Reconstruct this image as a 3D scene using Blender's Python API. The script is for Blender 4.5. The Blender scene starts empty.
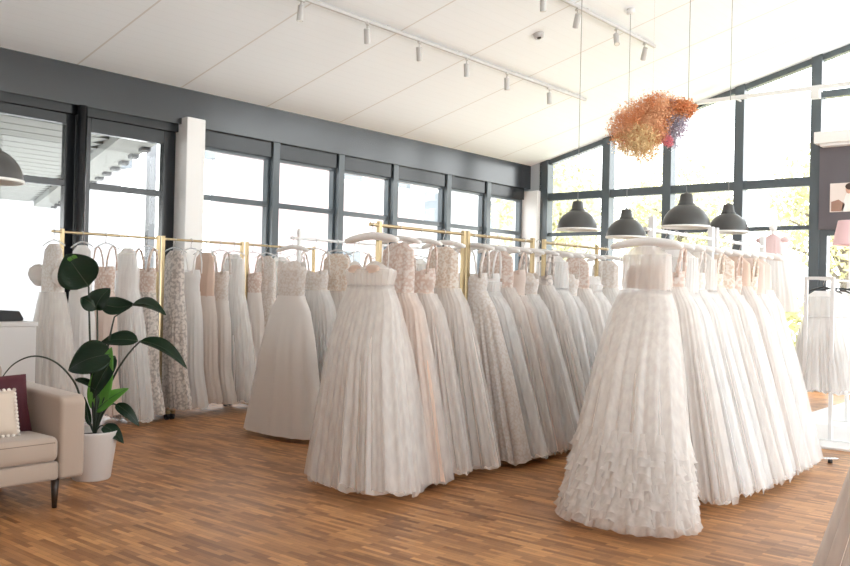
import bpy, bmesh, math, random
import numpy as np
from mathutils import Vector, Matrix
random.seed(7)
PI = math.pi
sc = bpy.context.scene
COL = sc.collection

# ------------------------------------------------------------------ camera
cam = bpy.data.cameras.new('camera'); cam_o = bpy.data.objects.new('camera', cam); COL.objects.link(cam_o)
cam.sensor_width = 36; cam.lens = 876.9 * 36 / 850; cam.clip_start = .05; cam.clip_end = 400
yaw, pitch, roll = .6980345, .00903, -.0222767
fwd = Vector((-math.sin(yaw) * math.cos(pitch), math.cos(yaw) * math.cos(pitch), math.sin(pitch)))
rgt = Vector((math.cos(yaw), math.sin(yaw), 0)); dwn = fwd.cross(rgt)
r2 = math.cos(roll) * rgt + math.sin(roll) * dwn
d2 = -math.sin(roll) * rgt + math.cos(roll) * dwn
m = Matrix((r2, -d2, -fwd)).transposed().to_4x4(); m.translation = Vector((0, 0, 1.35))
cam_o.matrix_world = m
sc.camera = cam_o

# ------------------------------------------------------------------ view, world, sun
sc.view_settings.view_transform = 'Standard'; sc.view_settings.look = 'None'
sc.view_settings.gamma = 1; sc.view_settings.use_curve_mapping = False
sc.view_settings.exposure = 0.58
w = bpy.data.worlds.new('world'); sc.world = w; w.use_nodes = True
nt = w.node_tree; bg = nt.nodes['Background']
tc = nt.nodes.new('ShaderNodeTexCoord'); sep = nt.nodes.new('ShaderNodeSeparateXYZ')
cr = nt.nodes.new('ShaderNodeValToRGB')
nt.links.new(tc.outputs['Generated'], sep.inputs[0]); nt.links.new(sep.outputs[2], cr.inputs[0])
cr.color_ramp.elements[0].position = 0; cr.color_ramp.elements[0].color = (1, .99, .975, 1)
cr.color_ramp.elements[1].position = .7; cr.color_ramp.elements[1].color = (.86, .93, 1, 1)
nt.links.new(cr.outputs[0], bg.inputs[0]); bg.inputs[1].default_value = 4.0
sc.cycles.max_bounces = 10; sc.cycles.diffuse_bounces = 6; sc.cycles.transparent_max_bounces = 24
sc.cycles.caustics_reflective = False; sc.cycles.caustics_refractive = False
sc.cycles.sample_clamp_indirect = 8
sun = bpy.data.lights.new('sun', 'SUN'); sun.energy = 3.0; sun.angle = .02; sun.color = (1, .95, .86)
so = bpy.data.objects.new('sun', sun); COL.objects.link(so); so.rotation_euler = (math.radians(38), 0, math.radians(155))

def portal(loc, rot, sx, sy):
    l = bpy.data.lights.new('window_portal', 'AREA'); l.shape = 'RECTANGLE'; l.size = sx; l.size_y = sy
    l.cycles.is_portal = True
    o = bpy.data.objects.new('window_portal', l); COL.objects.link(o); o.location = loc; o.rotation_euler = rot
portal((-9.35, 5.3, 1.75), (0, -PI / 2, 0), 2.9, 16.6)
portal((-3.2, 14.0, 2.4), (-PI / 2, 0, 0), 11.5, 4.9)
portal((2.68, 7.5, 2.6), (0, PI / 2, 0), 4.6, 12.4)

# ------------------------------------------------------------------ materials
def mat(name, col, rough=.6, metal=0, spec=.5, **k):
    m = bpy.data.materials.new(name); m.use_nodes = True
    p = m.node_tree.nodes['Principled BSDF']
    p.inputs['Base Color'].default_value = (*col, 1); p.inputs['Roughness'].default_value = rough
    p.inputs['Metallic'].default_value = metal; p.inputs['Specular IOR Level'].default_value = spec
    for a, b in k.items(): p.inputs[a].default_value = b
    return m
def N(m, t): return m.node_tree.nodes.new(t)
def L(m, a, b): m.node_tree.links.new(a, b)
def bump_noise(m, scale, strength, dist=.01, stretch=(1, 1, 1), detail=4):
    p = m.node_tree.nodes['Principled BSDF']
    t = N(m, 'ShaderNodeTexCoord'); mp = N(m, 'ShaderNodeMapping'); mp.inputs['Scale'].default_value = stretch
    n = N(m, 'ShaderNodeTexNoise'); n.inputs['Scale'].default_value = scale; n.inputs['Detail'].default_value = detail
    b = N(m, 'ShaderNodeBump'); b.inputs['Strength'].default_value = strength; b.inputs['Distance'].default_value = dist
    L(m, t.outputs['Object'], mp.inputs[0]); L(m, mp.outputs[0], n.inputs[0]); L(m, n.outputs[0], b.inputs['Height']); L(m, b.outputs[0], p.inputs['Normal'])
    return n
def color_noise(m, c1, c2, scale, lo=.4, hi=.6, stretch=(1, 1, 1), kind='ShaderNodeTexNoise'):
    p = m.node_tree.nodes['Principled BSDF']
    t = N(m, 'ShaderNodeTexCoord'); mp = N(m, 'ShaderNodeMapping'); mp.inputs['Scale'].default_value = stretch
    n = N(m, kind); n.inputs['Scale'].default_value = scale
    r = N(m, 'ShaderNodeValToRGB'); r.color_ramp.elements[0].position = lo; r.color_ramp.elements[1].position = hi
    r.color_ramp.elements[0].color = (*c1, 1); r.color_ramp.elements[1].color = (*c2, 1)
    L(m, t.outputs['Object'], mp.inputs[0]); L(m, mp.outputs[0], n.inputs[0]); L(m, n.outputs[0], r.inputs[0]); L(m, r.outputs[0], p.inputs['Base Color'])

M = {}
M['white_paint'] = mat('white_paint', (.87, .86, .85), .5)
M['anthracite'] = mat('anthracite_frame', (.014, .016, .019), .2, spec=.5)
M['glare_paled'] = mat('glare_paled_frame', (.085, .105, .12), .25, spec=.6)  # anthracite frames made paler, window glare painted into the colour
M['beam'] = mat('anthracite_beam', (.018, .022, .028), .2, spec=.85)
M['panel'] = mat('dark_wall_panel', (.12, .11, .125), .5)
M['brass'] = mat('brushed_brass', (.44, .34, .2), .34, 1)
M['white_metal'] = mat('white_metal', (.8, .8, .8), .3)
M['steel'] = mat('steel_hook', (.6, .6, .6), .25, 1)
M['track'] = mat('track_grey', (.55, .54, .53), .45)
M['black'] = mat('black_plastic', (.02, .02, .022), .4)
M['lamp'] = mat('grey_enamel', (.07, .07, .068), .32)
M['lamp_in'] = mat('white_enamel', (.85, .85, .82), .3)
M['bulb'] = mat('bulb_glass', (.9, .9, .86), .2)
M['chrome'] = mat('chrome', (.7, .7, .72), .15, 1)
M['padded'] = mat('padded_satin', (.88, .86, .84), .5)
bump_noise(M['padded'], 90, .2)
M['clear'] = mat('clear_plastic', (.85, .86, .87), .12, **{'Alpha': .55})
M['sofa'] = mat('beige_upholstery', (.42, .335, .275), .9, spec=.2, **{'Sheen Weight': .3})
bump_noise(M['sofa'], 350, .25, .003)
M['piping'] = mat('dark_piping', (.2, .15, .12), .9)
M['walnut'] = mat('dark_wood_leg', (.03, .018, .012), .4)
M['burgundy'] = mat('burgundy_velvet', (.055, .004, .010), .8, **{'Sheen Weight': .2, 'Sheen Tint': (.7, .2, .25, 1)})
M['cream'] = mat('cream_fabric', (.62, .52, .43), .9); bump_noise(M['cream'], 200, .4, .004)
M['pom'] = mat('pompom_wool', (.8, .74, .68), .95)
M['pot'] = mat('white_ribbed_pot', (.72, .68, .65), .45)
M['soil'] = mat('soil', (.04, .025, .015), .95); bump_noise(M['soil'], 60, 1, .02)
M['stem'] = mat('dark_stem', (.018, .03, .016), .5)
M['desk'] = mat('counter_laminate', (.74, .73, .72), .4)
M['concrete'] = mat('exterior_paving', (.8, .78, .74), .9); bump_noise(M['concrete'], 3, .2)
M['grass'] = mat('exterior_lawn', (.42, .47, .2), .95); color_noise(M['grass'], (.66, .66, .42), (.8, .76, .56), .6)
M['facade'] = mat('pale_facade', (.42, .42, .43), .9)
M['facade_pink'] = mat('pink_facade', (.54, .42, .41), .9)
M['facade_grey'] = mat('grey_facade', (.16, .18, .2), .8)
M['ext_steel'] = mat('galvanised_steel', (.2, .2, .21), .5)
M['tread'] = mat('stair_tread', (.08, .08, .085), .7)
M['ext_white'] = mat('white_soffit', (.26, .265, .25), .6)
M['bark'] = mat('bark', (.2, .17, .15), .95); bump_noise(M['bark'], 20, .8, .03, (1, 1, .2))
M['foliage'] = mat('yellow_foliage', (.42, .42, .13), .8); color_noise(M['foliage'], (.46, .46, .26), (.75, .68, .45), 1.3)
M['sheet'] = mat('floor_glare_sheet', (.8, .77, .75), .98); bump_noise(M['sheet'], 120, 1, .01)  # white of the floor glare put into a colour
M['pink'] = mat('pale_pink_fabric', (.82, .62, .62), .85)
M['pinkshade'] = mat('pink_lampshade', (.82, .56, .58), .8)
M['orange'] = mat('orange_dried_flower', (.62, .22, .08), .9); color_noise(M['orange'], (.74, .32, .14), (.88, .54, .32), 5)
M['cream_flower'] = mat('cream_dried_flower', (.88, .68, .38), .9)
M['lilac'] = mat('lilac_dried_flower', (.3, .26, .34), .9); color_noise(M['lilac'], (.36, .34, .42), (.66, .58, .66), 9)
M['magenta'] = mat('pink_dried_flower', (.85, .3, .36), .9)
M['dummy'] = mat('dress_form_linen', (.66, .6, .52), .9)

# leaf material, glossy on top, translucent
def leafmat(name, c, tr):
    m = mat(name, c, .3)
    p = m.node_tree.nodes['Principled BSDF']; out = m.node_tree.nodes['Material Output']
    t = N(m, 'ShaderNodeBsdfTranslucent'); t.inputs[0].default_value = tr
    x = N(m, 'ShaderNodeMixShader'); x.inputs[0].default_value = .35
    L(m, p.outputs[0], x.inputs[1]); L(m, t.outputs[0], x.inputs[2]); L(m, x.outputs[0], out.inputs[0])
    bump_noise(m, 25, .25, .01, (1, 1, 4))
    return m
M['leaf'] = leafmat('dark_green_leaf', (.008, .028, .012), (.02, .1, .02, 1))
M['leaf_lit'] = leafmat('lit_green_leaf', (.13, .33, .06), (.3, .75, .12, 1))  # brighter green, light falling on the blade painted in
M['vein'] = mat('pale_midrib', (.05, .09, .04), .5)

# glass pane: thin, transparent with a fresnel mirror
def glassmat():
    m = bpy.data.materials.new('window_glass'); m.use_nodes = True; n = m.node_tree; n.nodes.clear()
    o = n.nodes.new('ShaderNodeOutputMaterial'); t = n.nodes.new('ShaderNodeBsdfTransparent'); t.inputs[0].default_value = (.97, .985, .985, 1)
    g = n.nodes.new('ShaderNodeBsdfGlossy'); g.inputs['Roughness'].default_value = .02
    lw = n.nodes.new('ShaderNodeLayerWeight'); lw.inputs[0].default_value = .5
    pw = n.nodes.new('ShaderNodeMath'); pw.operation = 'POWER'; pw.inputs[1].default_value = 4; n.links.new(lw.outputs['Facing'], pw.inputs[0])
    f = n.nodes.new('ShaderNodeMath'); f.operation = 'MULTIPLY_ADD'; f.inputs[1].default_value = .45; f.inputs[2].default_value = .02; n.links.new(pw.outputs[0], f.inputs[0])
    x = n.nodes.new('ShaderNodeMixShader'); n.links.new(f.outputs[0], x.inputs[0]); n.links.new(t.outputs[0], x.inputs[1])
    n.links.new(g.outputs[0], x.inputs[2]); n.links.new(x.outputs[0], o.inputs[0]); return m
M['glass'] = glassmat()

# parquet of short fingers laid along x
def floormat():
    m = mat('mosaic_parquet', (.4, .2, .08), .33, spec=.5)
    p = m.node_tree.nodes['Principled BSDF']
    t = N(m, 'ShaderNodeTexCoord')
    def brick(w, h, c1, c2, off):
        b = N(m, 'ShaderNodeTexBrick'); b.inputs['Scale'].default_value = 1; b.inputs['Brick Width'].default_value = w; b.inputs['Row Height'].default_value = h
        b.inputs['Mortar Size'].default_value = .0007; b.inputs['Mortar Smooth'].default_value = .3; b.inputs['Color1'].default_value = (*c1, 1); b.inputs['Color2'].default_value = (*c2, 1)
        b.inputs['Mortar'].default_value = (.12, .05, .018, 1); b.offset = off; b.offset_frequency = 2; b.squash = 1
        L(m, t.outputs['Object'], b.inputs['Vector']); return b
    b1 = brick(.2, .033, (.62, .305, .115), (.27, .11, .037), .43)
    b2 = brick(.43, .099, (1, .97, .95), (.6, .55, .52), .37)
    n = N(m, 'ShaderNodeTexNoise'); mp = N(m, 'ShaderNodeMapping'); mp.inputs['Scale'].default_value = (5, 60, 1)
    n.inputs['Scale'].default_value = 1; L(m, t.outputs['Object'], mp.inputs[0]); L(m, mp.outputs[0], n.inputs[0])
    x = N(m, 'ShaderNodeMix'); x.data_type = 'RGBA'; x.blend_type = 'MULTIPLY'; x.inputs[0].default_value = .7
    L(m, b1.outputs[0], x.inputs[6]); L(m, b2.outputs[0], x.inputs[7])
    y = N(m, 'ShaderNodeMix'); y.data_type = 'RGBA'; y.blend_type = 'OVERLAY'; y.inputs[0].default_value = .2
    L(m, x.outputs[2], y.inputs[6]); L(m, n.outputs[0], y.inputs[7]); L(m, y.outputs[2], p.inputs['Base Color'])
    r = N(m, 'ShaderNodeMapRange'); r.inputs[3].default_value = .3; r.inputs[4].default_value = .48
    n2 = N(m, 'ShaderNodeTexNoise'); n2.inputs['Scale'].default_value = 1.6; L(m, t.outputs['Object'], n2.inputs[0]); L(m, n2.outputs[0], r.inputs[0]); L(m, r.outputs[0], p.inputs['Roughness'])
    bu = N(m, 'ShaderNodeBump'); bu.inputs['Strength'].default_value = .25; bu.inputs['Distance'].default_value = .002
    L(m, b1.outputs[1], bu.inputs['Height']); bu.invert = True; L(m, bu.outputs[0], p.inputs['Normal'])
    return m
M['floor'] = floormat()

# white ceiling boards running along x, joints every 1.3 m
def ceilmat():
    m = mat('white_ceiling_boards', (.86, .85, .84), .6)
    p = m.node_tree.nodes['Principled BSDF']; t = N(m, 'ShaderNodeTexCoord')
    b = N(m, 'ShaderNodeTexBrick'); b.inputs['Scale'].default_value = 1; b.inputs['Brick Width'].default_value = 60; b.inputs['Row Height'].default_value = 1.31
    b.inputs['Mortar Size'].default_value = .012; b.inputs['Color1'].default_value = (.88, .91, .95, 1); b.inputs['Color2'].default_value = (.87, .90, .94, 1); b.inputs['Mortar'].default_value = (.7, .68, .67, 1)
    mp = N(m, 'ShaderNodeMapping'); mp.inputs['Location'].default_value = (30, -4.8 + 1.31 * 6, 0)
    L(m, t.outputs['Object'], mp.inputs[0]); L(m, mp.outputs[0], b.inputs['Vector'])
    w = N(m, 'ShaderNodeTexBrick'); w.inputs['Scale'].default_value = 1; w.inputs['Brick Width'].default_value = .12; w.inputs['Row Height'].default_value = 90
    w.inputs['Mortar Size'].default_value = .004; w.inputs['Color1'].default_value = (1, 1, 1, 1); w.inputs['Color2'].default_value = (.99, .99, .99, 1); w.inputs['Mortar'].default_value = (.96, .96, .96, 1)
    L(m, mp.outputs[0], w.inputs['Vector'])
    x = N(m, 'ShaderNodeMix'); x.data_type = 'RGBA'; x.blend_type = 'MULTIPLY'; x.inputs[0].default_value = 1
    L(m, b.outputs[0], x.inputs[6]); L(m, w.outputs[0], x.inputs[7]); L(m, x.outputs[2], p.inputs['Base Color'])
    return m
M['ceiling'] = ceilmat()

# bridal fabrics
def fabric(name, c, trans=.3, pleat=.22, lace=None, lace_scale=30, lo=.45, hi=.55, alpha=None, sheen=.2, rough=.75, fade=None):
    m = mat(name, c, rough, spec=.25, **{'Sheen Weight': sheen})
    p = m.node_tree.nodes['Principled BSDF']; out = m.node_tree.nodes['Material Output']
    t = N(m, 'ShaderNodeTexCoord'); mp = N(m, 'ShaderNodeMapping'); mp.inputs['Scale'].default_value = (34, 34, .45)
    n = N(m, 'ShaderNodeTexNoise'); n.inputs['Scale'].default_value = 1; n.inputs['Detail'].default_value = 1
    L(m, t.outputs['Object'], mp.inputs[0]); L(m, mp.outputs[0], n.inputs[0])
    b = N(m, 'ShaderNodeBump'); b.inputs['Strength'].default_value = pleat; b.inputs['Distance'].default_value = .012
    L(m, n.outputs[0], b.inputs['Height']); L(m, b.outputs[0], p.inputs['Normal'])
    tl = N(m, 'ShaderNodeBsdfTranslucent'); tl.inputs[0].default_value = (*c, 1); L(m, b.outputs[0], tl.inputs['Normal'])
    if lace:
        v = N(m, 'ShaderNodeTexVoronoi'); v.feature = 'F1'; v.inputs['Scale'].default_value = lace_scale
        n3 = N(m, 'ShaderNodeTexNoise'); n3.inputs['Scale'].default_value = lace_scale * .8; n3.inputs['Detail'].default_value = 5
        ad = N(m, 'ShaderNodeMath'); ad.operation = 'ADD'; L(m, v.outputs[0], ad.inputs[0]); L(m, n3.outputs[0], ad.inputs[1])
        hf = N(m, 'ShaderNodeMath'); hf.operation = 'MULTIPLY'; hf.inputs[1].default_value = .55; L(m, ad.outputs[0], hf.inputs[0])
        L(m, t.outputs['Object'], v.inputs[0]); L(m, t.outputs['Object'], n3.inputs[0])
        r = N(m, 'ShaderNodeValToRGB'); r.color_ramp.elements[0].position = lo; r.color_ramp.elements[1].position = hi
        r.color_ramp.elements[0].color = (*c, 1); r.color_ramp.elements[1].color = (*lace, 1)
        L(m, hf.outputs[0], r.inputs[0]); L(m, r.outputs[0], p.inputs['Base Color']); L(m, r.outputs[0], tl.inputs[0])
    x = N(m, 'ShaderNodeMixShader'); x.inputs[0].default_value = trans
    L(m, p.outputs[0], x.inputs[1]); L(m, tl.outputs[0], x.inputs[2])
    last = x.outputs[0]
    if alpha is not None:
        tr = N(m, 'ShaderNodeBsdfTransparent'); y = N(m, 'ShaderNodeMixShader'); y.inputs[0].default_value = alpha
        rr = N(m, 'ShaderNodeMapRange'); rr.inputs[1].default_value = .35; rr.inputs[2].default_value = .7
        rr.inputs[3].default_value = alpha * .92; rr.inputs[4].default_value = min(1, alpha * 1.08)
        L(m, n.outputs[0], rr.inputs[0]); L(m, rr.outputs[0], y.inputs[0])
        L(m, tr.outputs[0], y.inputs[1]); L(m, last, y.inputs[2]); last = y.outputs[0]
    L(m, last, out.inputs[0])
    return m
F = {
 'ivory': fabric('ivory_tulle', (.89, .85, .815), .48),
 'warm': fabric('warm_ivory_tulle', (.86, .80, .755), .48),
 'white': fabric('white_tulle', (.93, .92, .91), .48),
 'blush': fabric('blush_tulle', (.85, .74, .675)),
 'satin': fabric('ivory_satin', (.86, .82, .785), .15, .06, rough=.38, sheen=0),
 'nude': fabric('nude_lining', (.74, .57, .47), .15, .1),
 'lace_blush': fabric('blush_lace', (.86, .78, .73), .3, .3, (.73, .585, .51), 44, .5, .62),
 'lace_ivory': fabric('ivory_lace', (.86, .82, .79), .2, .3, (.76, .69, .63), 48, .48, .66),
 'lace_gold': fabric('champagne_lace', (.72, .59, .48), .15, .3, (.85, .78, .71), 52, .5, .6),
 'lace_silver': fabric('silver_beaded_lace', (.80, .74, .69), .15, .4, (.52, .47, .44), 36, .52, .66),
 'veil': fabric('sheer_tulle', (.91, .88, .855), .4, .3, alpha=.42),
 'veil_white': fabric('sheer_white_tulle', (.94, .93, .92), .4, .3, alpha=.42),
 'veil_bodice': fabric('sheer_bodice_tulle', (.86, .82, .785), .3, .3, alpha=.6),
 'ruffle': fabric('ruffled_organza', (.9, .865, .835), .45, .1, alpha=.5),
}

# ------------------------------------------------------------------ mesh helpers
class MB:
    def __init__(s): s.v = []; s.f = []
    def add(s, vs, fs):
        o = len(s.v); s.v += [tuple(x) for x in vs]; s.f += [tuple(i + o for i in f) for f in fs]; return s
    def box(s, x0, y0, z0, x1, y1, z1):
        return s.add([(x0, y0, z0), (x1, y0, z0), (x1, y1, z0), (x0, y1, z0), (x0, y0, z1), (x1, y0, z1), (x1, y1, z1), (x0, y1, z1)],
              [(0, 3, 2, 1), (4, 5, 6, 7), (0, 1, 5, 4), (1, 2, 6, 5), (2, 3, 7, 6), (3, 0, 4, 7)])
    def prism(s, pts, axis, a, b):          # polygon pts extruded along axis from a to b
        n = len(pts)
        def P(p, t):
            return (t, p[0], p[1]) if axis == 'x' else (p[0], t, p[1]) if axis == 'y' else (p[0], p[1], t)
        return s.add([P(p, a) for p in pts] + [P(p, b) for p in pts],
              [tuple(range(n))[::-1], tuple(range(n, 2 * n))] + [(i, (i + 1) % n, n + (i + 1) % n, n + i) for i in range(n)])
    def tube(s, pts, r, n=10, closed=False):
        pts = [Vector(p) for p in pts]; k = len(pts); rs = r if isinstance(r, (list, tuple)) else [r] * k
        vs = []; up = None
        for i, p in enumerate(pts):
            d = (pts[(i + 1) % k] - pts[i - 1]) if closed else (pts[min(i + 1, k - 1)] - pts[max(i - 1, 0)])
            d.normalize()
            if up is None: up = d.orthogonal().normalized()
            u = (up - d * up.dot(d))
            u = u.normalized() if u.length > 1e-6 else d.orthogonal().normalized()
            up = u; v = d.cross(u)
            for j in range(n):
                a = 2 * PI * j / n; vs.append(p + (u * math.cos(a) + v * math.sin(a)) * rs[i])
        fs = []
        for i in range(k if closed else k - 1):
            for j in range(n):
                a = i * n + j; b = i * n + (j + 1) % n; c = ((i + 1) % k) * n + (j + 1) % n; d_ = ((i + 1) % k) * n + j
                fs.append((a, b, c, d_))
        if not closed: fs += [tuple(range(n))[::-1], tuple(range((k - 1) * n, k * n))]
        return s.add(vs, fs)
    def lathe(s, prof, n=32, c=(0, 0, 0), ribs=0, rib=0, cap=True):
        vs = []
        for r, z in prof:
            for j in range(n):
                a = 2 * PI * j / n; rr = r * (1 + rib * math.cos(ribs * a)); vs.append((c[0] + rr * math.cos(a), c[1] + rr * math.sin(a), c[2] + z))
        k = len(prof); fs = [(i * n + j, i * n + (j + 1) % n, (i + 1) * n + (j + 1) % n, (i + 1) * n + j) for i in range(k - 1) for j in range(n)]
        if cap: fs += [tuple(range(n))[::-1], tuple(range((k - 1) * n, k * n))]
        return s.add(vs, fs)
    def ball(s, c, r, n=10, k=6, sq=(1, 1, 1)):
        vs = [(c[0], c[1], c[2] - r * sq[2])]
        for i in range(1, k):
            t = PI * i / k - PI / 2
            for j in range(n):
                a = 2 * PI * j / n; vs.append((c[0] + r * sq[0] * math.cos(t) * math.cos(a), c[1] + r * sq[1] * math.cos(t) * math.sin(a), c[2] + r * sq[2] * math.sin(t)))
        vs.append((c[0], c[1], c[2] + r * sq[2])); e = len(vs) - 1
        fs = [(0, 1 + (j + 1) % n, 1 + j) for j in range(n)]
        for i in range(k - 2):
            for j in range(n): fs.append((1 + i * n + j, 1 + i * n + (j + 1) % n, 1 + (i + 1) * n + (j + 1) % n, 1 + (i + 1) * n + j))
        fs += [(e, 1 + (k - 2) * n + j, 1 + (k - 2) * n + (j + 1) % n) for j in range(n)]
        return s.add(vs, fs)
    def mesh(s, name, m, smooth=False):
        me = bpy.data.meshes.new(name); me.from_pydata(s.v, [], s.f)
        for x in (m if isinstance(m, (list, tuple)) else [m]): me.materials.append(x)
        if smooth: me.polygons.foreach_set('use_smooth', [True] * len(me.polygons))
        me.update(); return me
    def build(s, name, m, parent=None, smooth=False, loc=None, bevel=0):
        o = bpy.data.objects.new(name, s.mesh(name, m, smooth)); COL.objects.link(o)
        if parent: o.parent = parent
        if loc: o.location = loc
        if bevel:
            b = o.modifiers.new('bevel', 'BEVEL'); b.width = bevel; b.segments = 2; b.limit_method = 'ANGLE'
        return o
def tag(o, label, cat, group=None):
    o['label'] = label; o['category'] = cat
    if group: o['group'] = group
    return o
def thing(name, label, cat, loc=(0, 0, 0), rz=0, group=None):
    o = bpy.data.objects.new(name, None); COL.objects.link(o); o.location = loc; o.rotation_euler = (0, 0, rz); o.empty_display_size = .1
    return tag(o, label, cat, group)
def struct(o): o['kind'] = 'structure'; return o
ORD = ['first', 'second', 'third', 'fourth', 'fifth', 'sixth', 'seventh', 'eighth', 'ninth', 'tenth', 'eleventh', 'twelfth', 'thirteenth', 'fourteenth', 'fifteenth', 'sixteenth', 'seventeenth', 'eighteenth', 'nineteenth', 'twentieth']

# ------------------------------------------------------------------ room shell
XL, YE, XR, YB = -9.0, 13.8, 2.5, -2.8
def cz(x): return 3.74 + .254 * (x + 8.9)
struct(MB().box(-9.3, YB - .2, -.1, XR + .2, YE + .15, 0).build('floor', M['floor']))
c = MB().prism([(-9.3, cz(-9.3)), (XR + .3, cz(XR + .3)), (XR + .3, cz(XR + .3) + .2), (-9.3, cz(-9.3) + .2)], 'y', YB - .2, YE + .3)
struct(c.build('ceiling', M['ceiling']))
# left wall: header beam and low sill wall
struct(MB().box(-9.3, YB - .2, 3.28, XL, 13.72, cz(XL) + .05).build('wall_left_header', M['beam']))
struct(MB().box(-9.32, YB - .2, 3.19, -9.06, 6.2, 3.28).box(-9.32, 6.2, 3.08, -9.06, 13.6, 3.28).build('trim_1', M['anthracite']))
struct(MB().box(-9.3, 6.5, 0, -9.02, 13.7, .5).build('wall_left', M['white_paint']))
def winframe(n, y0, y1, z0, z1, tr, fw=.07, x=-9.16, mt='anthracite'):
    """frame with one transom; glass pane is its child"""
    b = MB(); d0, d1 = x - .04, x + .05
    b.box(d0, y0, z0, d1, y0 + fw, z1); b.box(d0, y1 - fw, z0, d1, y1, z1)
    b.box(d0, y0 + fw, z1 - fw, d1, y1 - fw, z1); b.box(d0, y0 + fw, z0, d1, y1 - fw, z0 + fw)
    b.box(d0, y0 + fw, tr - .04, d1, y1 - fw, tr + .03)
    o = struct(b.build('window_%d' % n, M[mt], bevel=.004))
    MB().box(x - .005, y0 + fw, z0 + fw, x + .005, y1 - fw, z1 - fw).build('pane', M['glass'], o)
    return o
wn = 1
for y0, y1 in ((-2.8, -.6), (-.55, 1.65), (1.7, 3.2), (3.25, 4.86), (4.88, 6.13)):
    winframe(wn, y0, y1, 0, 3.19, 2.44, .11 if y1 < 6 else .16); wn += 1
for y0, y1 in ((6.38, 7.63), (7.65, 8.84), (8.86, 10.01), (10.03, 11.33), (11.35, 12.45), (12.47, 13.62)):
    winframe(wn, y0, y1, .5, 3.12, 2.46, .08, mt='glare_paled'); wn += 1
k = 1
for y in (7.64, 8.85, 10.02, 11.34, 12.46):
    struct(MB().box(-9.22, y - .055, .5, -9.03, y + .055, 3.28).build('trim_%d' % (k + 1), M['glare_paled'])); k += 1
struct(MB().box(-9.3, 6.13, 0, -8.88, 6.39, 3.36).build('trim_7', M['white_paint'], bevel=.01))
struct(MB().lathe([(.055, 0), (.055, 3.28)], 20, (-9.0, 4.87, 0)).build('trim_8', M['anthracite'], smooth=True))
# corner pier
struct(MB().box(-9.3, 13.62, 0, -8.78, 13.95, 3.24).build('wall_left_corner', M['white_paint'], bevel=.01))
struct(MB().box(-9.3, 13.72, 3.24, -8.78, 13.95, cz(-8.9) + .1).build('trim_9', mat('pale_grey_paint', (.5, .54, .58), .5)))
# end wall glazing, top follows the ceiling slope
mx = [-8.72, -7.45, -6.32, -5.12, -3.97]
for i, x in enumerate(mx):
    wd = .075 if i else .09
    struct(MB().prism([(x - wd, 0), (x + wd, 0), (x + wd, cz(x + wd) + .02), (x - wd, cz(x - wd) + .02)], 'y', 13.72, 13.92).build('trim_%d' % (10 + i), M['glare_paled'], bevel=.005))
TR1, TR2 = 3.13, 2.43
for i in range(4):
    a, b_ = mx[i] + .075, mx[i + 1] - .075
    fr = MB()
    fr.prism([(a, cz(a) - .09), (b_, cz(b_) - .09), (b_, cz(b_) + .02), (a, cz(a) + .02)], 'y', 13.76, 13.88)
    fr.box(a, 13.75, TR1 - .075, b_, 13.89, TR1 + .06); fr.box(a, 13.77, TR2 - .03, b_, 13.87, TR2 + .035); fr.box(a, 13.75, 0, b_, 13.89, .12)
    o = struct(fr.build('window_%d' % wn, M['glare_paled'])); wn += 1
    MB().prism([(a, .12), (b_, .12), (b_, cz(b_) - .08), (a, cz(a) - .08)], 'y', 13.81, 13.82).build('pane', M['glass'], o)
# right part of the end wall: high window, white ledge, dark panel, glazed door
a, b_ = -3.895, 1.0
fr = MB()
fr.prism([(a, cz(a) - .09), (b_, cz(b_) - .09), (b_, cz(b_) + .02), (a, cz(a) + .02)], 'y', 13.76, 13.88)
fr.box(a, 13.75, 4.36, b_, 13.89, 4.46)
for x in (-2.3, -.7): fr.prism([(x - .05, 3.81), (x + .05, 3.81), (x + .05, cz(x)), (x - .05, cz(x))], 'y', 13.76, 13.88)
o = struct(fr.build('window_%d' % wn, M['glare_paled'])); wn += 1
MB().prism([(a, 3.8), (b_, 3.8), (b_, cz(b_) - .08), (a, cz(a) - .08)], 'y', 13.81, 13.82).build('pane', M['glass'], o)
struct(MB().box(-3.93, 13.5, 3.64, 1.0, 13.95, 3.81).box(-3.86, 13.55, 3.6, 1.0, 13.9, 3.64).build('trim_15', M['white_paint'], bevel=.006))
struct(MB().box(-3.9, 13.7, 2.39, 1.0, 13.92, 3.6).build('wall_end_panel', M['panel']))
d = MB(); d.box(-3.9, 13.74, 0, -3.79, 13.9, 2.39); d.box(-3.79, 13.74, 2.3, -1.9, 13.9, 2.39); d.box(-1.98, 13.74, 0, -1.9, 13.9, 2.3); d.box(-2.93, 13.74, 0, -2.86, 13.9, 2.3); d.box(-3.79, 13.74, 0, -1.98, 13.9, .1)
o = struct(d.build('door_1', M['glare_paled']))
MB().box(-3.79, 13.81, .1, -1.98, 13.82, 2.3).build('pane', M['glass'], o)
struct(MB().box(-1.9, 13.72, 0, 1.0, 13.92, 2.39).build('wall_end', M['white_paint']))
struct(MB().prism([(1.0, 0), (XR + .2, 0), (XR + .2, cz(XR + .2)), (1.0, cz(1.0))], 'y', 13.72, 13.92).build('wall_end_right', M['white_paint']))
struct(MB().box(-8.6, 13.66, 0, -1.9, 13.74, .05).build('baseboard_end', M['glare_paled']))
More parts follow.
